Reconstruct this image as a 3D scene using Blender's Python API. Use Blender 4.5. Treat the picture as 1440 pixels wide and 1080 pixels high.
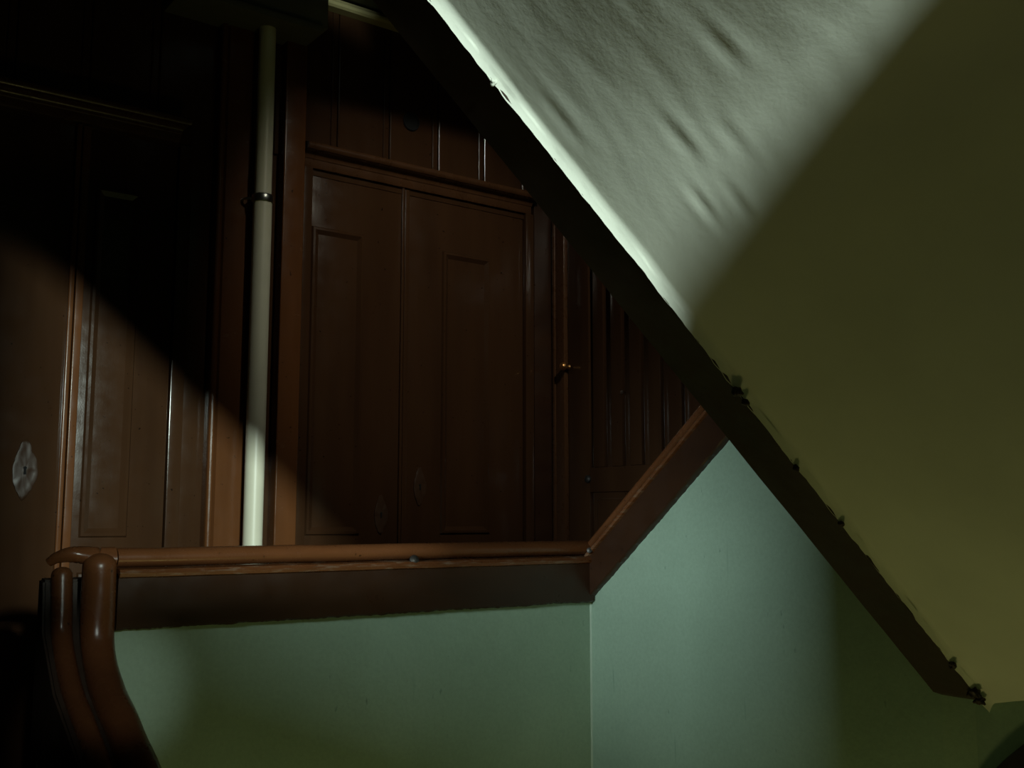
import bpy, bmesh, math, random
from mathutils import Vector, noise

# ------------------------------------------------------------------ clear
for o in list(bpy.data.objects):
    bpy.data.objects.remove(o, do_unlink=True)
SC = bpy.context.scene
COL = SC.collection
random.seed(7)
R = math.radians

# ------------------------------------------------------------------ camera
# world: X along the landing (to the right), Y towards the door wall, Z up from the landing floor
cam = bpy.data.cameras.new('camera')
cam.sensor_width = 36.0
cam.lens = 37.5
cam.clip_start = 0.02
camo = bpy.data.objects.new('camera', cam)
COL.objects.link(camo)
camo.location = (0, 0, 1.0)
camo.rotation_euler = (R(90) + math.atan(190 / 1500), 0, R(-36.7))
SC.camera = camo

# ------------------------------------------------------------------ world, lights, exposure
w = bpy.data.worlds.new('world')
SC.world = w
w.use_nodes = True
w.node_tree.nodes['Background'].inputs[0].default_value = (0.75, 0.85, 0.55, 1)
w.node_tree.nodes['Background'].inputs[1].default_value = 0.002
SC.view_settings.view_transform = 'Standard'
SC.view_settings.look = 'None'
SC.view_settings.exposure = 0.0
SC.view_settings.gamma = 1.0
SC.view_settings.use_curve_mapping = False


def aim(o, target):
    d = Vector(target) - o.location
    o.rotation_euler = d.to_track_quat('-Z', 'Y').to_euler()


def light(name, kind, loc, energy, color, target=None, **kw):
    l = bpy.data.lights.new(name, kind)
    l.energy = energy
    l.color = color
    for k, v in kw.items():
        setattr(l, k, v)
    o = bpy.data.objects.new(name, l)
    COL.objects.link(o)
    o.location = loc
    if target:
        aim(o, target)
    return o


# cool lamp of the passage behind the added hatch: grazes the soffit, lights doors and pipe
light('passage_lamp', 'POINT', (-0.047, -5.0, 2.604), 2700, (0.83, 1.0, 0.90), shadow_soft_size=0.20)
# daylight from outside the stair window on the left
light('window_daylight', 'AREA', (-3.0, 1.00, 1.75), 190, (0.84, 1.0, 0.98), target=(2.6, 2.6, 0.95),
      shape='RECTANGLE', size=0.55, size_y=0.9)
# warm bulb down in the stairwell
light('lower_bulb', 'POINT', (1.80, 1.30, -1.15), 11.5, (1.0, 0.86, 0.30), shadow_soft_size=0.1)
# light from above past the slab, spot cone added for the middle door
light('upper_spot', 'SPOT', (2.20, 0.7, 4.3), 210, (0.96, 0.95, 0.78), target=(2.70, 4.25, 1.95),
      spot_size=R(33), spot_blend=0.9, shadow_soft_size=0.08)

# added fill spot with no fixture, narrow beam brightening the end of the landing rail
light('rail_fill_spot', 'SPOT', (0.05, -0.15, 1.55), 85, (0.88, 1.0, 0.92), target=(0.90, 3.03, 0.56),
      spot_size=R(8.5), spot_blend=1.0, shadow_soft_size=0.03)

# ------------------------------------------------------------------ materials
MATS = {}


def mat(name):
    m = bpy.data.materials.new(name)
    m.use_nodes = True
    nt = m.node_tree
    b = nt.nodes['Principled BSDF']
    MATS[name] = m
    return m, nt, b


def N(nt, t, **kw):
    n = nt.nodes.new(t)
    for k, v in kw.items():
        if k in n.inputs:
            n.inputs[k].default_value = v
        else:
            setattr(n, k, v)
    return n


def coords(nt, scale=(1, 1, 1), rot=(0, 0, 0)):
    g = N(nt, 'ShaderNodeNewGeometry')
    mp = N(nt, 'ShaderNodeMapping')
    mp.inputs['Scale'].default_value = scale
    mp.inputs['Rotation'].default_value = rot
    nt.links.new(g.outputs['Position'], mp.inputs['Vector'])
    return mp.outputs[0]


def noise_tex(nt, vec, scale, detail=4, rough=0.55):
    n = N(nt, 'ShaderNodeTexNoise')
    n.inputs['Scale'].default_value = scale
    n.inputs['Detail'].default_value = detail
    n.inputs['Roughness'].default_value = rough
    nt.links.new(vec, n.inputs['Vector'])
    return n.outputs['Fac']


def ramp(nt, fac, stops):
    r = N(nt, 'ShaderNodeValToRGB')
    e = r.color_ramp.elements
    e[0].position, e[0].color = stops[0][0], (*stops[0][1], 1)
    e[1].position, e[1].color = stops[-1][0], (*stops[-1][1], 1)
    for p, c in stops[1:-1]:
        k = e.new(p)
        k.color = (*c, 1)
    nt.links.new(fac, r.inputs[0])
    return r.outputs[0]


def mixc(nt, fac, a, b):
    m = N(nt, 'ShaderNodeMix', data_type='RGBA')
    nt.links.new(fac, m.inputs[0])
    for s, v in ((6, a), (7, b)):
        if isinstance(v, tuple):
            m.inputs[s].default_value = (*v, 1)
        else:
            nt.links.new(v, m.inputs[s])
    return m.outputs[2]


def bump(nt, b, height, strength, dist):
    n = N(nt, 'ShaderNodeBump')
    n.inputs['Strength'].default_value = strength
    n.inputs['Distance'].default_value = dist
    nt.links.new(height, n.inputs['Height'])
    prev = b.inputs['Normal'].links
    if prev:
        nt.links.new(prev[0].from_socket, n.inputs['Normal'])
    nt.links.new(n.outputs[0], b.inputs['Normal'])


def brown(name, dark, lite, rough, stretch=(1, 1, 0.12)):
    m, nt, b = mat(name)
    v = coords(nt, stretch)
    f1 = noise_tex(nt, v, 9, 5)
    c = ramp(nt, f1, [(0.3, dark), (0.7, lite)])
    chip = noise_tex(nt, coords(nt), 55, 3)
    chips = ramp(nt, chip, [(0.70, (0, 0, 0)), (0.74, (1, 1, 1))])
    c = mixc(nt, chips, c, tuple(x * 0.35 for x in dark))
    nt.links.new(c, b.inputs['Base Color'])
    b.inputs['Specular IOR Level'].default_value = 0.35
    r2 = noise_tex(nt, coords(nt), 14, 4)
    rr = ramp(nt, r2, [(0.3, (rough * 0.8,) * 3), (0.75, (rough * 1.35,) * 3)])
    nt.links.new(rr, b.inputs['Roughness'])
    bump(nt, b, noise_tex(nt, coords(nt, stretch), 60, 3), 0.15, 0.0012)
    bump(nt, b, noise_tex(nt, coords(nt), 170, 2), 0.15, 0.0008)
    return m


brown('brown_door_paint', (0.040, 0.0180, 0.0085), (0.055, 0.0250, 0.0115), 0.17)
brown('brown_lit_paint', (0.055, 0.0235, 0.0100), (0.078, 0.033, 0.0145), 0.28)  # lit copy of the door brown, light on the cornice put into the colour
brown('brown_plate_paint', (0.040, 0.0180, 0.0085), (0.055, 0.0250, 0.0115), 0.42)
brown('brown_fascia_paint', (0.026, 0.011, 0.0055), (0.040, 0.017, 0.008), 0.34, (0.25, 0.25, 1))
brown('brown_frame_paint', (0.095, 0.035, 0.012), (0.135, 0.050, 0.0175), 0.22)
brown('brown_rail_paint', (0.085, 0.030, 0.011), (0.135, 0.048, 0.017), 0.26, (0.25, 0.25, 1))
brown('brown_stringer_paint', (0.026, 0.015, 0.010), (0.040, 0.023, 0.014), 0.55, (0.3, 1, 0.3))


def worn_sheen():
    # brown paint with pale streaks: scuffs plus the ledge highlight put into the colour
    m = brown('brown_worn_sheen_paint', (0.085, 0.030, 0.011), (0.135, 0.048, 0.017), 0.26, (0.25, 0.25, 1))
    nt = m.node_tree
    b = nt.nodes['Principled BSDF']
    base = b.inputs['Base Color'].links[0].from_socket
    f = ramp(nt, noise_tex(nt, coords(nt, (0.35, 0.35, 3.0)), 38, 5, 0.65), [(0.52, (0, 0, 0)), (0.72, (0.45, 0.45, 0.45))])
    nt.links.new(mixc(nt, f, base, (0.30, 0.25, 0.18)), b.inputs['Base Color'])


worn_sheen()


def green():
    m, nt, b = mat('green_plaster')
    v = coords(nt)
    c = ramp(nt, noise_tex(nt, v, 2.2, 6), [(0.3, (0.26, 0.37, 0.285)), (0.7, (0.31, 0.43, 0.335))])
    mott = ramp(nt, noise_tex(nt, v, 75, 3, 0.7), [(0.3, (0.93, 0.93, 0.93)), (0.7, (1.06, 1.06, 1.06))])
    mm = N(nt, 'ShaderNodeMix', data_type='RGBA', blend_type='MULTIPLY')
    mm.inputs[0].default_value = 1.0
    nt.links.new(c, mm.inputs[6])
    nt.links.new(mott, mm.inputs[7])
    c = mm.outputs[2]
    spots = ramp(nt, noise_tex(nt, coords(nt, (1, 1, 0.45)), 34, 3, 0.5), [(0.72, (0, 0, 0)), (0.80, (1, 1, 1))])
    c = mixc(nt, spots, c, (0.13, 0.21, 0.165))
    scr = ramp(nt, noise_tex(nt, coords(nt, (6, 6, 0.5)), 6, 2, 0.4), [(0.74, (0, 0, 0)), (0.86, (1, 1, 1))])
    c = mixc(nt, scr, c, (0.17, 0.27, 0.21))
    nt.links.new(c, b.inputs['Base Color'])
    b.inputs['Roughness'].default_value = 0.6
    bump(nt, b, noise_tex(nt, v, 4, 4), 0.35, 0.02)
    bump(nt, b, noise_tex(nt, v, 120, 4), 0.25, 0.0015)


green()


def soffit_mat():
    m, nt, b = mat('soffit_plaster')
    v = coords(nt)
    c = ramp(nt, noise_tex(nt, v, 3, 5), [(0.3, (0.55, 0.57, 0.50)), (0.7, (0.64, 0.66, 0.58))])
    nt.links.new(c, b.inputs['Base Color'])
    b.inputs['Roughness'].default_value = 0.7
    bump(nt, b, noise_tex(nt, v, 90, 4), 0.3, 0.0012)


soffit_mat()


def simple(name, col, rough, metal=0.0, bscale=None, bdist=0.001, var=0.15):
    m, nt, b = mat(name)
    v = coords(nt)
    d = tuple(x * (1 - var) for x in col)
    nt.links.new(ramp(nt, noise_tex(nt, v, 12, 4), [(0.3, d), (0.7, col)]), b.inputs['Base Color'])
    b.inputs['Roughness'].default_value = rough
    b.inputs['Metallic'].default_value = metal
    if bscale:
        bump(nt, b, noise_tex(nt, v, bscale, 3), 0.3, bdist)


simple('cream_pipe', (0.78, 0.75, 0.59), 0.38, 0, 40, 0.0008, 0.06)
simple('brass', (0.95, 0.50, 0.18), 0.38, 1.0)
simple('steel', (0.55, 0.55, 0.52), 0.3, 1.0)
simple('iron', (0.05, 0.045, 0.04), 0.45, 0.6)
simple('void', (0.004, 0.004, 0.004), 0.9)
simple('ochre_plaster', (0.42, 0.36, 0.17), 0.7, 0, 60, 0.002)
simple('grey_board', (0.14, 0.135, 0.10), 0.6, 0, 50, 0.002)
simple('dark_plaster', (0.10, 0.11, 0.08), 0.8, 0, 50, 0.002)
simple('wood_floor', (0.12, 0.06, 0.03), 0.5, 0, 40, 0.001)


# ------------------------------------------------------------------ helpers
def link(name, me, m=None, parent=None):
    o = bpy.data.objects.new(name, me)
    COL.objects.link(o)
    if m:
        me.materials.append(MATS[m])
    if parent:
        o.parent = parent
        o.matrix_parent_inverse = parent.matrix_world.inverted() if False else o.matrix_parent_inverse
    return o


def tag(o, label=None, cat=None, group=None, kind=None):
    for k, v in (('label', label), ('category', cat), ('group', group), ('kind', kind)):
        if v:
            o[k] = v
    return o


def empty(name, label=None, cat=None, group=None, kind=None):
    o = bpy.data.objects.new(name, None)
    COL.objects.link(o)
    return tag(o, label, cat, group, kind)


def finish(bm, name, m, parent=None, smooth=False, sharp=40):
    bmesh.ops.recalc_face_normals(bm, faces=bm.faces[:])
    me = bpy.data.meshes.new(name)
    bm.to_mesh(me)
    bm.free()
    if smooth:
        for p in me.polygons:
            p.use_smooth = True
        me.set_sharp_from_angle(angle=R(sharp))
    return link(name, me, m, parent)


def add_box(bm, x0, x1, y0, y1, z0, z1, bevel=0.0, seg=2):
    r = bmesh.ops.create_cube(bm, size=1)
    vs = r['verts']
    for v in vs:
        v.co = ((x0 + x1) / 2 + v.co.x * (x1 - x0), (y0 + y1) / 2 + v.co.y * (y1 - y0), (z0 + z1) / 2 + v.co.z * (z1 - z0))
    if bevel:
        es = list({e for v in vs for e in v.link_edges})
        bmesh.ops.bevel(bm, geom=es, offset=bevel, segments=seg, affect='EDGES', profile=0.6)


def box(name, x0, x1, y0, y1, z0, z1, m, parent=None, bevel=0.003, seg=2):
    bm = bmesh.new()
    add_box(bm, x0, x1, y0, y1, z0, z1, bevel, seg)
    return finish(bm, name, m, parent, smooth=bevel > 0)


def rings(bm, rs, closed=True, caps=True):
    prev = None
    first = None
    for r in rs:
        vs = [bm.verts.new(p) for p in r]
        if prev:
            n = len(vs)
            for i in range(n if closed else n - 1):
                j = (i + 1) % n
                bm.faces.new((prev[i], prev[j], vs[j], vs[i]))
        else:
            first = vs
        prev = vs
    if caps and closed:
        bm.faces.new(first[::-1])
        bm.faces.new(prev)


def catmull(pts, n=8):
    P = [Vector(p) for p in pts]
    P = [P[0] * 2 - P[1]] + P + [P[-1] * 2 - P[-2]]
    out = []
    for i in range(1, len(P) - 2):
        for k in range(n):
            t = k / n
            a, b, c, d = P[i - 1:i + 3]
            out.append(0.5 * ((2 * b) + (c - a) * t + (2 * a - 5 * b + 4 * c - d) * t * t + (3 * b - a - 3 * c + d) * t ** 3))
    out.append(P[-2])
    return out


def tube(name, pts, rad, m, parent=None, seg=18, smooth_n=8, wob=0.0, squash=1.0, dome=False):
    path = catmull(pts, smooth_n) if smooth_n else [Vector(p) for p in pts]
    bm = bmesh.new()
    rs = []
    up = Vector((1, 0, 0))
    for i, p in enumerate(path):
        t = (path[min(i + 1, len(path) - 1)] - path[max(i - 1, 0)]).normalized()
        s = (up - t * up.dot(t))
        if s.length < 0.1:
            s = Vector((0, 1, 0)) - t * t.y
        s.normalize()
        q = t.cross(s)
        rr = rad[0] + (rad[1] - rad[0]) * i / (len(path) - 1) if isinstance(rad, tuple) else rad
        ring = []
        for k in range(seg):
            a = 2 * math.pi * k / seg
            d = s * math.cos(a) + q * math.sin(a) * squash
            w_ = 1 + wob * noise.noise((p + d * 0.1) * 9)
            ring.append(p + d * rr * w_)
        rs.append(ring)
    if dome:        # rounded upper end
        c0 = path[0]
        t0 = (path[0] - path[1]).normalized()
        r0 = rad if not isinstance(rad, tuple) else rad[0]
        pre = []
        for a in (85, 65, 45, 22):
            q = math.cos(R(a))
            pre.append([c0 + t0 * r0 * 0.75 * math.sin(R(a)) + (p - c0) * q for p in rs[0]])
        rs = pre + rs
    rings(bm, rs)
    return finish(bm, name, m, parent, smooth=True, sharp=60)


def lathe(name, prof, origin, axis, m, parent=None, seg=20):
    """prof: list of (radius, distance along axis)"""
    ax = Vector(axis).normalized()
    s = ax.orthogonal().normalized()
    q = ax.cross(s)
    bm = bmesh.new()
    rs = []
    for r, d in prof:
        rs.append([Vector(origin) + ax * d + (s * math.cos(2 * math.pi * k / seg) + q * math.sin(2 * math.pi * k / seg)) * max(r, 1e-4)
                   for k in range(seg)])
    rings(bm, rs)
    return finish(bm, name, m, parent, smooth=True)


def sweep(name, prof, path, outs, m, parent=None, jitter=None, sharp=35):
    """prof: closed list of (out, z); path: points; outs: horizontal outward vector per point (mitred)"""
    bm = bmesh.new()
    rs = []
    for p, o in zip(path, outs):
        p, o = Vector(p), Vector(o)
        ring = []
        for k, (u, z) in enumerate(prof):
            q = p + o * u + Vector((0, 0, z))
            if jitter:
                q += jitter(q, k)
            ring.append(q)
        rs.append(ring)
    rings(bm, rs)
    return finish(bm, name, m, parent, smooth=True, sharp=sharp)


def prism(name, poly, axis, a0, a1, m, parent=None, bevel=0.0):
    """poly of 2D points in the two other axes; extruded from a0 to a1 along axis"""
    def P(u, v, a):
        return {'x': (a, u, v), 'y': (u, a, v), 'z': (u, v, a)}[axis]
    bm = bmesh.new()
    A = [bm.verts.new(P(u, v, a0)) for u, v in poly]
    B = [bm.verts.new(P(u, v, a1)) for u, v in poly]
    n = len(poly)
    bm.faces.new(A[::-1])
    bm.faces.new(B)
    for i in range(n):
        bm.faces.new((A[i], A[(i + 1) % n], B[(i + 1) % n], B[i]))
    bmesh.ops.recalc_face_normals(bm, faces=bm.faces[:])
    if bevel:
        bmesh.ops.bevel(bm, geom=bm.edges[:], offset=bevel, segments=2, affect='EDGES')
    return finish(bm, name, m, parent, smooth=bevel > 0)


def S(o):
    o['kind'] = 'structure'
    return o


def sm(x):
    x = max(0.0, min(1.0, x))
    return x * x * (3 - 2 * x)


# ------------------------------------------------------------------ room shell
XB = 2.637          # face of the green wall below the rising flight
YA = 3.05           # face of the green wall below the landing rail
XE = 3.46           # end wall of the landing
YD = 4.25           # face of the doors
FL = -1.75          # floor of the stairwell

S(box('floor', -0.2, XE, 3.06, 4.4, -0.16, 0.0, 'wood_floor', bevel=0.004))
S(box('floor_lower', -3.2, 3.7, -2.6, 4.6, FL - 0.1, FL, 'dark_plaster', bevel=0))
S(box('ceiling', -0.2, 3.7, 3.0, 4.5, 3.40, 3.62, 'dark_plaster', bevel=0.004))
wall_back = S(box('wall_back', -0.2, 3.6, 4.30, 4.42, FL, 3.42, 'brown_door_paint', bevel=0))
wall_end = S(box('wall_end', XE + 0.03, XE + 0.14, 0.4, 4.40, FL, 3.42, 'brown_door_paint', bevel=0))

# green wall under the landing rail
S(box('wall_front', 0.90, XB + 0.1, YA, YA + 0.10, FL, 0.85, 'green_plaster', bevel=0))


def railz(y):       # top line of wall under the rising rail, relative to the landing wall top
    return 0.85 + 0.80 * (3.03 - y)


# green wall under the rising flight, its top following the rail, its near end behind the stringer
S(prism('wall_right', [(YA + 0.1, FL), (YA + 0.1, 0.85), (3.03, 0.85), (1.645, railz(1.645)), (1.645, FL)], 'x', XB, XB + 0.09, 'green_plaster'))
simple('pale_green_plaster', (0.40, 0.52, 0.42), 0.6, 0, 70, 0.002)
# pale ridge of filler in the corner of the two green walls
bm = bmesh.new()
rs = []
for i in range(41):
    zz = FL + (0.70 - FL) * i / 40
    q = Vector((0, 0, zz))
    d_ = 0.0065 + 0.002 * noise.noise(q * 9)
    rs.append([(XB + 0.004, YA + 0.004, zz), (XB + 0.004, YA - d_, zz), (XB - d_ * 0.55, YA - d_ * 0.55, zz), (XB - d_, YA + 0.004, zz)])
rings(bm, rs)
S(finish(bm, 'trim_2', 'pale_green_plaster', None, smooth=True, sharp=80))
# wall beyond the corner, closing the foot of the upper flight
WC = [(XB + 0.0, 1.645), (2.655, 1.560), (2.655 - 0.22 * 1.06, 0.50)]
S(prism('wall_corner', WC + [(2.70, 0.50), (2.74, 1.645)], 'z', FL, 1.7, 'green_plaster'))
# wall on the near side of the upper flight
S(box('wall_near', 1.42, 3.6, 0.38, 0.49, FL, 4.2, 'green_plaster', bevel=0))

# left wall with the stair window; the daylight comes through it
wl = S(empty('wall_left'))
WY0, WY1, WZ0, WZ1 = 1.60, 2.32, 1.05, 1.60
box('masonry', -0.32, -0.2, -0.42, WY0, FL, 4.2, 'dark_plaster', wl, 0)
box('masonry', -0.32, -0.2, WY1, 4.42, FL, 4.2, 'dark_plaster', wl, 0)
box('masonry', -0.32, -0.2, WY0, WY1, FL, WZ0, 'dark_plaster', wl, 0)
box('masonry', -0.32, -0.2, WY0, WY1, WZ1, 4.2, 'dark_plaster', wl, 0)
# unseen wall behind the camera, opening added to shape the passage lamp's light
wr = S(empty('wall_rear'))
box('masonry', 1.081, 3.6, -0.42, -0.30, FL, 4.2, 'dark_plaster', wr, 0)
box('masonry', -0.2, 0.43, -0.42, -0.30, 1.585, 4.2, 'dark_plaster', wr, 0)
box('masonry', -0.2, 1.081, -0.42, -0.30, FL, 1.585, 'dark_plaster', wr, 0)

# ------------------------------------------------------------------ board wall above the doors
def plank(x0, x1, z0, z1):
    w_ = x1 - x0
    b = 0.034
    # plan profile: (x, depth towards the room)
    pts = [(0.0, 0.0), (0.0, 0.017), (0.0015, 0.0205), (0.005, 0.022), (w_ - b - 0.010, 0.022), (w_ - b - 0.0065, 0.0205), (w_ - b - 0.005, 0.014),
           (w_ - b - 0.002, 0.014), (w_ - b, 0.0195), (w_ - b + 0.004, 0.0215), (w_ - 0.010, 0.0215), (w_ - 0.006, 0.0195), (w_ - 0.004, 0.014), (w_ - 0.001, 0.012), (w_ - 0.001, 0.0)]
    return prism('plank', [(x0 + u, 4.285 - d) for u, d in pts], 'z', z0, z1, 'brown_door_paint', wall_back)


x = 2.434 - 0.2745 * 9 + 0.02
for i in range(13):
    plank(x, min(x + 0.2745, 3.44), 2.60, 3.40)
    x += 0.2745
    if x > 3.3:
        break
# dark stove-pipe hole through the boards
lathe('pipe_hole', [(0.0, 0.0), (0.043, 0.0), (0.047, 0.004), (0.043, 0.008), (0.039, 0.004), (0.036, -0.001)], (2.569, 4.262, 2.905), (0, -1, 0), 'void', wall_back)


# ------------------------------------------------------------------ doors of the back wall
def frame_panel(bm, x0, x1, z0, z1, y, mw=0.045):
    """moulded raised panel: ring of mouldings with a sunk field and raised centre"""
    steps = [(0.0, 0.0), (0.006, 0.010), (0.016, 0.012), (mw * 0.7, 0.002), (mw, -0.006), (mw + 0.004, -0.006)]
    rs = []
    for d, h in steps:
        rs.append([(x0 + d, y - h, z0 + d), (x1 - d, y - h, z0 + d), (x1 - d, y - h, z1 - d), (x0 + d, y - h, z1 - d)])
    rings(bm, rs, caps=False)
    d = mw + 0.004
    yy = y + 0.006
    vs = [bm.verts.new(p) for p in [(x0 + d, yy, z0 + d), (x1 - d, yy, z0 + d), (x1 - d, yy, z1 - d), (x0 + d, yy, z1 - d)]]
    bm.faces.new(vs)


def leaf(parent, x0, x1, z0, z1, panels):
    o = box('leaf', x0, x1, YD, YD + 0.035, z0, z1, 'brown_door_paint', parent, 0.003)
    for (a, b, c, d) in panels:
        bm = bmesh.new()
        frame_panel(bm, a, b, c, d, YD)
        finish(bm, 'panel', 'brown_door_paint', o, smooth=True, sharp=25)
    return o


def escutcheon(parent, x, z, s=1.0):
    """ornate painted key plate: stacked lobes with a keyhole"""
    bm = bmesh.new()
    n = 56
    rs = []
    for sc, h in ((1.0, 0.0), (0.97, 0.004), (0.86, 0.005), (0.7, 0.0045), (0.5, 0.004), (0.3, 0.005), (0.12, 0.005)):
        ring = []
        for k in range(n):
            a = 2 * math.pi * k / n
            r = 1 + 0.05 * math.cos(3 * a + 1) + 0.07 * math.cos(4 * a) + 0.08 * noise.noise(Vector((math.cos(a) * 4, math.sin(a) * 4, x)))
            px, pz = x + math.sin(a) * 0.042 * s * r * sc, z + math.cos(a) * 0.105 * s * r * sc
            ring.append((px, YD - h - 0.0028 * noise.noise(Vector((px * 45, x, pz * 45))), pz))
        rs.append(ring)
    rings(bm, rs)
    pl = finish(bm, 'key_plate', 'brown_plate_paint', parent, smooth=True, sharp=50)
    prof = [(0.006 * s * math.sin(t), 0.008 * s + 0.006 * s * math.cos(t)) for t in [math.pi * (i / 8 * 1.6 - 0.8) for i in range(9)]]
    prof += [(0.0045 * s, -0.016 * s), (-0.0045 * s, -0.016 * s)]
    prism('keyhole', [(x + a, z + b) for a, b in prof], 'y', YD - 0.0085, YD - 0.001, 'void', pl)
    return pl


def cornice(name, parent, x0, x1, zb, zt):
    """moulded hood over a door, with returned end"""
    h = zt - zb
    prof = [(0.0, 0.0), (0.030, 0.0), (0.034, 0.010), (0.036, h * 0.32)]
    for k in range(6):
        a = math.pi / 2 * k / 5
        prof.append((0.040 + 0.030 * (1 - math.cos(a)), h * (0.36 + 0.24 * math.sin(a))))
    for k in range(7):
        a = -math.pi / 2 + math.pi * k / 6
        prof.append((0.068 + 0.016 * math.cos(a), h * (0.78 + 0.16 * math.sin(a))))
    prof += [(0.03, h), (0.0, h)]
    y0 = 4.262
    bm = bmesh.new()
    rs = []
    for xx, sgn in ((x0, 0), (x1, 1)):
        rs.append([(xx + sgn * (u - 0.03) * 0.6, y0 - u, zb + z) for u, z in prof])
    rings(bm, rs)
    return finish(bm, name, 'brown_lit_paint', parent, smooth=True, sharp=30)


CAS = 4.205
# door 2: the middle pair of doors
d2 = S(empty('door_2'))
lf = leaf(d2, 2.045, 2.520, 0.02, 2.56, [(2.052, 2.318, 0.93, 2.300), (2.052, 2.318, 0.12, 0.80)])
escutcheon(lf, 2.427, 1.02, 0.8)
rf = leaf(d2, 2.556, 3.236, 0.02, 2.56, [(2.745, 3.030, 0.93, 2.290), (2.745, 3.030, 0.12, 0.80)])
escutcheon(rf, 2.632, 1.15, 0.8)
bm = bmesh.new()
add_box(bm, 2.513, 2.527, YD - 0.012, YD + 0.02, 0.02, 2.56, 0.003)
add_box(bm, 2.531, 2.556, YD - 0.008, YD + 0.02, 0.02, 2.56, 0.005)
finish(bm, 'astragal', 'brown_door_paint', d2, smooth=True)
box('jamb', 1.993, 2.042, YD - 0.025, 4.30, 0.0, 2.56, 'brown_door_paint', d2, 0.004)
box('jamb', 3.240, 3.292, YD - 0.022, 4.30, 0.0, 2.56, 'brown_door_paint', d2, 0.004)
box('head', 2.0, 3.29, YD - 0.004, 4.30, 2.53, 2.62, 'brown_door_paint', d2, 0.003)
cornice('cornice', d2, 1.997, 3.270, 2.560, 2.672)
box('casing_post', 1.893, 1.993, CAS, 4.30, 0.0, 3.38, 'brown_frame_paint', d2, 0.006, 3)

# door 1: the pair of doors on the left
d1 = S(empty('door_1'))
l1 = leaf(d1, 0.40, 1.040, 0.02, 2.54, [])
escutcheon(l1, 0.918, 1.18, 1.0)
l2 = leaf(d1, 1.078, 1.440, 0.02, 2.54, [(1.120, 1.300, 0.93, 2.305), (1.120, 1.300, 0.12, 0.80)])
bm = bmesh.new()
add_box(bm, 1.036, 1.056, YD - 0.016, YD + 0.02, 0.02, 2.54, 0.006, 3)
add_box(bm, 1.062, 1.092, YD - 0.009, YD + 0.02, 0.02, 2.54, 0.004, 3)
finish(bm, 'astragal', 'brown_frame_paint', d1, smooth=True)
box('jamb', 0.24, 0.40, YD - 0.03, 4.30, 0, 2.54, 'brown_door_paint', d1, 0.004)
box('jamb', 1.445, 1.500, YD - 0.012, 4.30, 0, 2.54, 'brown_door_paint', d1, 0.004)
box('jamb', 1.500, 1.600, YD + 0.015, 4.30, 0, 3.38, 'brown_door_paint', d1, 0.004)
box('head', 0.24, 1.50, YD - 0.004, 4.30, 2.53, 2.62, 'brown_door_paint', d1, 0.003)
cornice('cornice', d1, 0.25, 1.44, 2.545, 2.650)
# moulded casing between the left doors and the pipe
prof = [(1.598, 0.0), (1.598, 0.075)]
for k in range(7):
    a = math.pi * k / 6
    prof.append((1.612 - 0.013 * math.cos(a), 0.085 + 0.010 * math.sin(a)))
prof += [(1.628, 0.080), (1.634, 0.090), (1.742, 0.090), (1.750, 0.084), (1.757, 0.084), (1.775, 0.092), (1.785, 0.086), (1.785, 0.0)]
prism('casing_post', [(a, 4.30 - b) for a, b in prof], 'z', 0.0, 3.38, 'brown_frame_paint', d1)
box('casing_back', 1.78, 1.90, 4.275, 4.30, 0.0, 3.38, 'brown_door_paint', d1, 0)

# ------------------------------------------------------------------ end wall of the landing with the slatted door
box('corner_post', 3.300, 3.49, 4.235, 4.30, 0, 3.38, 'brown_fascia_paint', wall_back, 0.004)
d3 = S(empty('door_3'))
box('casing_post', XE - 0.045, XE + 0.03, 4.140, 4.235, 0, 3.38, 'brown_lit_paint', d3, 0.006)
box('casing_bead', XE - 0.055, XE - 0.03, 4.205, 4.225, 0, 3.38, 'brown_lit_paint', d3, 0.006)
box('door_board', XE + 0.004, XE + 0.03, 3.10, 4.135, 0.02, 2.55, 'brown_door_paint', d3, 0)
box('stile', XE - 0.022, XE + 0.006, 3.975, 4.135, 0.02, 2.55, 'brown_door_paint', d3, 0.004)
box('stile', XE - 0.022, XE + 0.006, 3.10, 3.20, 0.02, 2.55, 'brown_door_paint', d3, 0.004)
box('mid_rail', XE - 0.022, XE + 0.006, 3.20, 3.975, 1.13, 1.25, 'brown_door_paint', d3, 0.004)
box('bottom_rail', XE - 0.022, XE + 0.006, 3.20, 3.975, 0.02, 0.25, 'brown_door_paint', d3, 0.004)
box('top_rail', XE - 0.022, XE + 0.006, 3.20, 3.975, 2.42, 2.55, 'brown_door_paint', d3, 0.004)
slat0 = None
for k in range(6):
    y = 3.948 - k * 0.1305
    if slat0 is None:
        bm = bmesh.new()
        add_box(bm, XE - 0.020, XE + 0.006, -0.078, 0.0, 1.25, 2.42, 0.006, 2)
        slat0 = finish(bm, 'slat', 'brown_door_paint', d3, smooth=True)
        slat0.location.y = y
    else:
        c = slat0.copy()
        COL.objects.link(c)
        c.location.y = y
bm = bmesh.new()
frame_panel(bm, 3.23, 3.945, 0.30, 1.10, 0)
for v in bm.verts:
    v.co = (XE + v.co.y * 0.3, v.co.x, v.co.z)
finish(bm, 'panel', 'brown_door_paint', d3, smooth=True, sharp=25)
kn = lathe('knob', [(0.0, 0.0), (0.012, 0.0), (0.008, 0.010), (0.009, 0.018), (0.019, 0.030), (0.021, 0.040), (0.015, 0.051), (0.0, 0.055)],
           (XE - 0.03, 4.118, 1.765), (-1, 0, 0), 'brass', d3)
tag(kn, 'small round brass door knob catching a warm glint')
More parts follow.
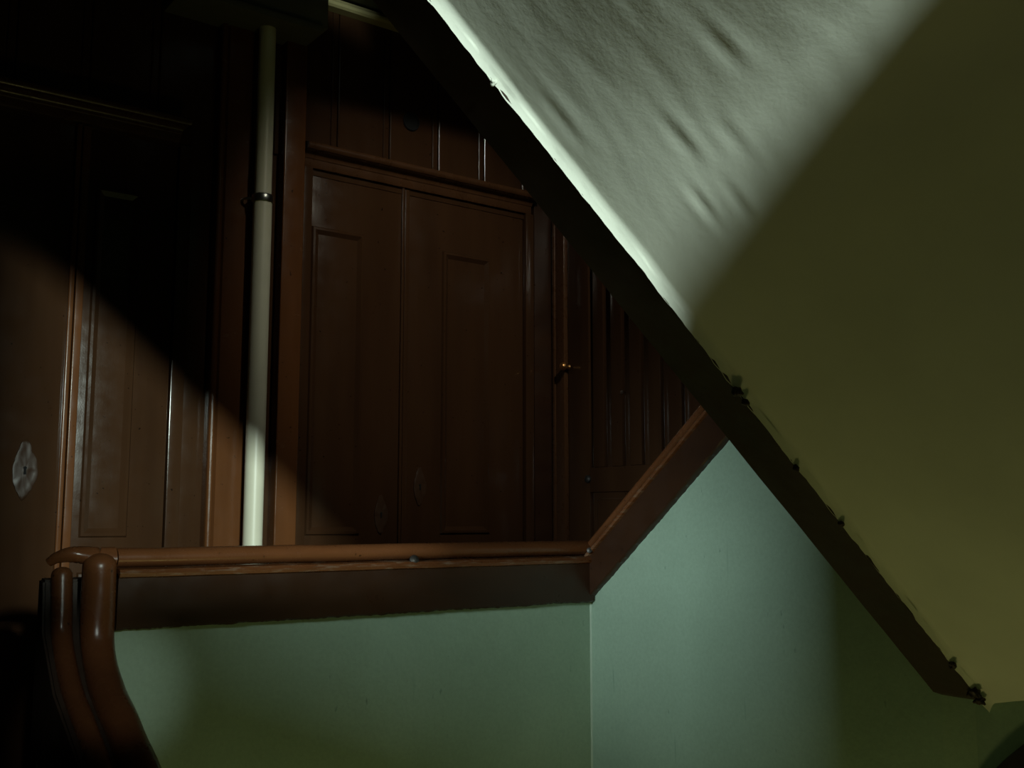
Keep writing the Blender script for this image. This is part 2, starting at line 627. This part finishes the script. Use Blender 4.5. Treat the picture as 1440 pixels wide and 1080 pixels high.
lathe('bolt_head', [(0.0, 0.0), (0.020, 0.0), (0.019, 0.010), (0.011, 0.016), (0.0, 0.017)], (XE - 0.022, 3.985, 1.195), (-1, 0, 0), 'iron', d3)
lathe('screw_head', [(0.0, 0.0), (0.010, 0.0), (0.009, 0.004), (0.0, 0.006)], (XE - 0.022, 3.735, 1.60), (-1, 0, 0), 'steel', d3)

# ------------------------------------------------------------------ top of the wall: ledge, boxing
t1 = S(empty('trim_1'))
sweep('ledge', [(0.0, 0.0), (0.05, 0.0), (0.06, 0.008), (0.06, 0.022), (0.035, 0.05), (0.0, 0.055)],
      [(-0.2, 4.262, 3.335), (3.44, 4.262, 3.335)], [(0, -1, 0)] * 2, 'ochre_plaster', t1)
bx = empty('pipe_boxing', 'dull grey-brown wooden box under the ceiling that the cream pipe runs into', 'box')
box('case', 1.40, 2.015, 4.055, 4.262, 3.135, 3.40, 'grey_board', bx, 0.006)
box('bottom_lip', 1.36, 1.985, 4.035, 4.262, 3.105, 3.135, 'grey_board', bx, 0.005)

# ------------------------------------------------------------------ the cream pipe
pp = empty('wall_pipe', 'cream painted vertical pipe between the brown door casings', 'pipe')
PX, PY = 1.775, 4.150
tube('upper_pipe', [(PX, PY, 2.365), (PX, PY, 3.13)], 0.036, 'cream_pipe', pp, 24, 0)
tube('lower_pipe', [(PX, PY, 0.0), (PX, PY, 2.33)], 0.040, 'cream_pipe', pp, 24, 0)
cl = lathe('clamp', [(0.038, -0.016), (0.044, -0.016), (0.046, -0.012), (0.046, 0.012), (0.044, 0.016), (0.038, 0.016)], (PX, PY, 2.345), (0, 0, 1), 'steel', pp, 28)
tag(cl, 'thin metal pipe clamp')
tube('bracket', [(PX - 0.04, PY + 0.01, 2.345), (PX - 0.062, PY + 0.03, 2.345), (PX - 0.066, PY + 0.06, 2.345)], 0.006, 'steel', cl, 8, 3)

# ------------------------------------------------------------------ rails on the green walls
def jit(q, k):
    if k in JB:
        return Vector((0, 0, 0.0025 * noise.noise(q * 10) + 0.0022 * noise.noise(q * 45) + 0.0025 * noise.noise(q * 130)))
    return Vector((0, 0, 0.0012 * noise.noise(q * 7)))


# fascia: out is measured from Y=3.05 / X=2.637 towards the stairwell
FASC = [(0.0, -0.152), (0.022, -0.152), (0.028, -0.146), (0.030, -0.02), (0.030, -0.008), (0.024, 0.0), (0.0, 0.002)]
JB = (0, 1, 2)
LEDG = [(-0.10, -0.004), (0.030, -0.012), (0.040, -0.008), (0.043, 0.002), (0.036, 0.012), (0.012, 0.016), (-0.10, 0.016)]
RAIL = [(0.012 + 0.036 * math.cos(2 * math.pi * k / 20) - 0.03, 0.046 + 0.029 * math.sin(2 * math.pi * k / 20)) for k in range(20)]
RAIL2 = [(-0.012 + 0.036 * math.cos(2 * math.pi * k / 20), 0.044 + 0.027 * math.sin(2 * math.pi * k / 20)) for k in range(20)]

nA = 240
pA = [(0.908 + (XB - 0.908) * i / nA, YA, 0.850) for i in range(nA + 1)]
oA = [(0, -1, 0)] * nA + [(-1, -1, 0)]
hr = empty('landing_handrail', 'brown glossy horizontal rail and fascia capping the green landing wall', 'handrail')
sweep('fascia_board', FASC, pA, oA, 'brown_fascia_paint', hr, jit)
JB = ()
sweep('ledge', LEDG, pA, oA, 'brown_worn_sheen_paint', hr, jit)
sweep('rail', RAIL2, pA, oA, 'brown_rail_paint', hr, jit, 60)
lathe('bolt_head', [(0.0, 0.0), (0.017, 0.0), (0.017, 0.006), (0.010, 0.012), (0.0, 0.013)], (1.855, 3.026, 0.866), (0, -0.9, 0.35), 'iron', hr, 14)

nB = 180
pB = [(XB, YA - (YA - 1.70) * i / nB, 0.850 + 0.80 * (YA - 1.70) * i / nB) for i in range(nB + 1)]
oB = [(-1, -1, -0.0)] + [(-1, 0, 0)] * nB


def shear(prof):
    return prof


def sweepB(name, prof, m, parent):
    bm = bmesh.new()
    rs = []
    for i, (p, o) in enumerate(zip(pB, oB)):
        ring = []
        for k, (u, z) in enumerate(prof):
            y = p[1] + o[1] * u
            zz = 0.850 + max(0.0, 0.80 * (YA - y)) * (1 if i else 0) + z
            q = Vector((p[0] + o[0] * u, y, zz))
            q += jit(q, k)
            ring.append(q)
        rs.append(ring)
    rings(bm, rs)
    return finish(bm, name, m, parent, smooth=True, sharp=40)


hb = empty('stair_handrail', 'brown rail and fascia climbing from the landing corner to the dark stringer', 'handrail')
JB = (0, 1, 2)
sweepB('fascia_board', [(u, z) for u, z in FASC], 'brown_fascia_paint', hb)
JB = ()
sweepB('ledge', LEDG, 'brown_worn_sheen_paint', hb)
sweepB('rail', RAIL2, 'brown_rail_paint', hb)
lathe('bolt_head', [(0.0, 0.0), (0.011, 0.0), (0.010, 0.006), (0.0, 0.009)], (XB - 0.042, 3.005, 0.886), (-0.8, -0.8, 0.2), 'iron', hb, 12)

# ------------------------------------------------------------------ the descending rail at the left end
nw = empty('descending_handrail', 'brown glossy double rounded rail curving down from the landing rail end', 'handrail')
PATHR = [(0.862, 3.042, 0.875), (0.862, 3.040, 0.80), (0.862, 3.026, 0.66), (0.862, 2.92, 0.555), (0.862, 2.757, 0.473), (0.862, 2.40, 0.29), (0.862, 1.9, 0.03), (0.862, 1.2, -0.34)]
PATHL = [(0.780, 3.100, 0.850), (0.780, 3.085, 0.76), (0.780, 3.062, 0.67), (0.780, 2.94, 0.558), (0.780, 2.80, 0.485), (0.780, 2.40, 0.28), (0.780, 1.9, 0.02), (0.780, 1.2, -0.35)]
tube('outer_rail', PATHR, 0.044, 'brown_rail_paint', nw, 22, 10, 0.05, dome=True)
tube('inner_rail', PATHL, 0.028, 'brown_rail_paint', nw, 18, 10, 0.05, dome=True)
tube('end_scroll', [(0.906, 3.062, 0.894), (0.86, 3.062, 0.897), (0.80, 3.065, 0.905), (0.765, 3.08, 0.900), (0.745, 3.10, 0.885)], (0.030, 0.012), 'brown_rail_paint', nw, 16, 6, 0.2)
side = [(3.16, 0.84), (3.11, 0.835), (3.09, 0.70), (2.95, 0.56), (2.78, 0.475), (2.40, 0.28), (1.2, -0.36),
        (1.2, -0.60), (2.40, 0.02), (2.78, 0.215), (2.95, 0.30), (3.16, 0.40)]
prism('side_board', [(y, z) for y, z in side], 'x', 0.735, 0.885, 'brown_stringer_paint', nw, 0.006)
nb = S(prism('wall_stair', [(3.15, FL), (3.15, 0.42), (2.95, 0.32), (2.40, 0.06), (1.2, -0.56), (1.2, FL)], 'x', 0.75, 0.895, 'green_plaster'))

# ------------------------------------------------------------------ the upper flight: soffit, stringer, steps
st = empty('upper_staircase', 'upper stair flight seen from below with pale plaster soffit and dark brown stringer', 'staircase')


def sof_z(x):
    return 2.712 - 0.8234 * x


def tilt(x):        # the plaster is twisted: it rises away from the stringer higher up the flight
    return 0.07 + 0.23 * sm((x - 1.05) / 0.45) - 0.27 * sm((x - 1.62) / 0.6)


nx, ny = 300, 120
X0, X1, Y0, Y1 = -0.18, 2.665, 0.495, 1.517
bm = bmesh.new()
grid = []
DENT = [(1.33, 1.28, 0.03, 0.0022), (1.44, 1.33, 0.022, 0.0025), (1.47, 1.27, 0.025, 0.002), (1.20, 1.45, 0.03, 0.0012), (1.38, 1.20, 0.03, 0.0015), (1.25, 1.10, 0.03, 0.0015)]
for i in range(nx + 1):
    row = []
    xx = X0 + (X1 - X0) * i / nx
    for j in range(ny + 1):
        t = j / ny
        yy = Y0 + (Y1 - Y0) * (1 - (1 - t) ** 1.8)
        z = sof_z(xx) + tilt(xx) * (Y1 - yy)
        # lumps of hand-laid plaster drawn out along the slope
        z += 0.0040 * noise.noise(Vector((xx * 2.5, yy * 5, 3)))
        z += 0.0009 * noise.noise(Vector((xx * 9.0, yy * 24, 9)))
        z += 0.0003 * noise.noise(Vector((xx * 22.0, yy * 50, 4)))
        for dx, dy, r_, h_ in DENT:
            q = ((xx - dx) / (r_ * 1.6)) ** 2 + ((yy - dy) / r_) ** 2
            if q < 6:
                z -= h_ * math.exp(-q) * math.sin(3.4 * (yy - dy) / r_ + 1 + 2 * dx)
        # fillet turning down onto the stringer
        e = Y1 - yy
        fw = 0.022 + 0.005 * noise.noise(Vector((xx * 8, 0, 1)))
        if e < fw:
            k = 1 - e / fw
            z -= (0.023 + 0.003 * noise.noise(Vector((xx * 15, 2, 1)))) * k * k
            if k > 0.6:
                yy += 0.006 * noise.noise(Vector((xx * 14, 5, 1))) + 0.004 * noise.noise(Vector((xx * 45, 8, 1)))
        row.append(bm.verts.new((xx, yy, z)))
    grid.append(row)
for i in range(nx):
    for j in range(ny):
        bm.faces.new((grid[i][j], grid[i + 1][j], grid[i + 1][j + 1], grid[i][j + 1]))
sf = finish(bm, 'soffit', 'soffit_plaster', st, smooth=True, sharp=80)
tag(sf, 'pale lumpy plaster soffit')


def low_z(x):
    return 2.691 - 0.8234 * x


# thick outer string of the flight: the camera sees its sloping underside
poly = []
n = 60
for i in range(n + 1):
    xx = -0.18 + (2.645 + 0.18) * i / n
    poly.append((xx, max(0.538, low_z(xx)) + 0.002 * noise.noise(Vector((xx * 8, 0, 0)))))
for i in range(n + 1):
    xx = 2.645 - (2.645 + 0.18) * i / n
    poly.append((xx, sof_z(xx) + 0.34))
so = prism('stringer', poly, 'y', 1.517, 1.642, 'brown_stringer_paint', st)
tag(so, 'dark brown wooden stringer board')
prism('blocking_parapet', [(-0.18, sof_z(-0.18) + 0.34), (2.60, sof_z(2.60) + 0.34), (2.60, sof_z(2.60) + 1.62), (-0.18, sof_z(-0.18) + 1.62)], 'y', 1.54, 1.62, 'green_plaster', st)  # unseen parapet, added and raised to block lamp light over the flight
# crumbs of plaster and paint along the upper edge of the stringer
for (xx, r_) in ((1.72, 0.010), (1.745, 0.007), (1.91, 0.007), (2.06, 0.006), (2.48, 0.009), (2.57, 0.014), (2.595, 0.012), (1.085, 0.006)):
    bm = bmesh.new()
    bmesh.ops.create_icosphere(bm, subdivisions=3, radius=r_)
    for v in bm.verts:
        v.co *= 1 + 0.9 * noise.noise(v.co * 130 + Vector((xx * 10, 0, 0)))
        v.co += Vector((xx, 1.512, sof_z(xx) - 0.028))
    finish(bm, 'plaster_crumb', 'brown_stringer_paint' if xx > 1.5 else 'soffit_plaster', st, smooth=True, sharp=80)
# steps above the soffit
n = 12
for i in range(n):
    xx = 2.62 - i * 0.205
    zt = sof_z(xx) + max(tilt(xx), tilt(xx - 0.12), tilt(xx - 0.235)) * 1.03 + 0.26
    box('tread', xx - 0.235, xx + 0.02, 0.50, 1.517, zt - 0.03, zt, 'wood_floor', st, 0.004)
    box('riser', xx - 0.235, xx - 0.215, 0.50, 1.517, zt, zt + 0.145, 'wood_floor', st, 0)

# steps of the flight rising behind the green wall
fb = empty('rising_staircase', 'brown steps climbing behind the green wall beside the slatted door', 'staircase')
for i in range(6):
    yy = 3.05 - i * 0.225
    zt = 0.175 * (i + 1)
    box('tread', XB + 0.095, XE - 0.03, yy - 0.245, yy + 0.02, zt - 0.03, zt, 'wood_floor', fb, 0.004)
    box('riser', XB + 0.095, XE - 0.03, yy - 0.02, yy, zt - 0.175, zt - 0.03, 'wood_floor', fb, 0)

# steps of the flight going down on the left
fd = empty('descending_staircase', 'brown steps going down from the landing on the left', 'staircase')
for i in range(10):
    yy = 3.05 - i * 0.27
    zt = -0.155 * (i + 1)
    box('tread', -0.195, 0.745, yy - 0.27, yy + 0.025, zt - 0.03, zt, 'wood_floor', fd, 0.004)
    box('riser', -0.195, 0.745, yy, yy + 0.02, zt, zt + 0.125, 'wood_floor', fd, 0)

# dark sloping board on the corner wall, low on the right
def wcx(y):
    return 2.655 - 0.22 * (1.560 - y)


bm = bmesh.new()
rs = []
for i in range(25):
    yy = 1.60 - 1.10 * i / 24
    zz = 0.345 + 0.80 * (1.55 - yy) - 0.05 * max(0, (yy - 1.45) / 0.15) ** 2
    xw = wcx(yy)
    ring = []
    for (u, z) in ((0.01, -0.30), (-0.030, -0.30), (-0.034, -0.03), (-0.028, -0.008), (-0.014, 0.0), (0.01, 0.0)):
        ring.append((xw + u, yy, zz + z))
    rs.append(ring)
rings(bm, rs)
S(finish(bm, 'baseboard_right', 'brown_stringer_paint', None, smooth=True))
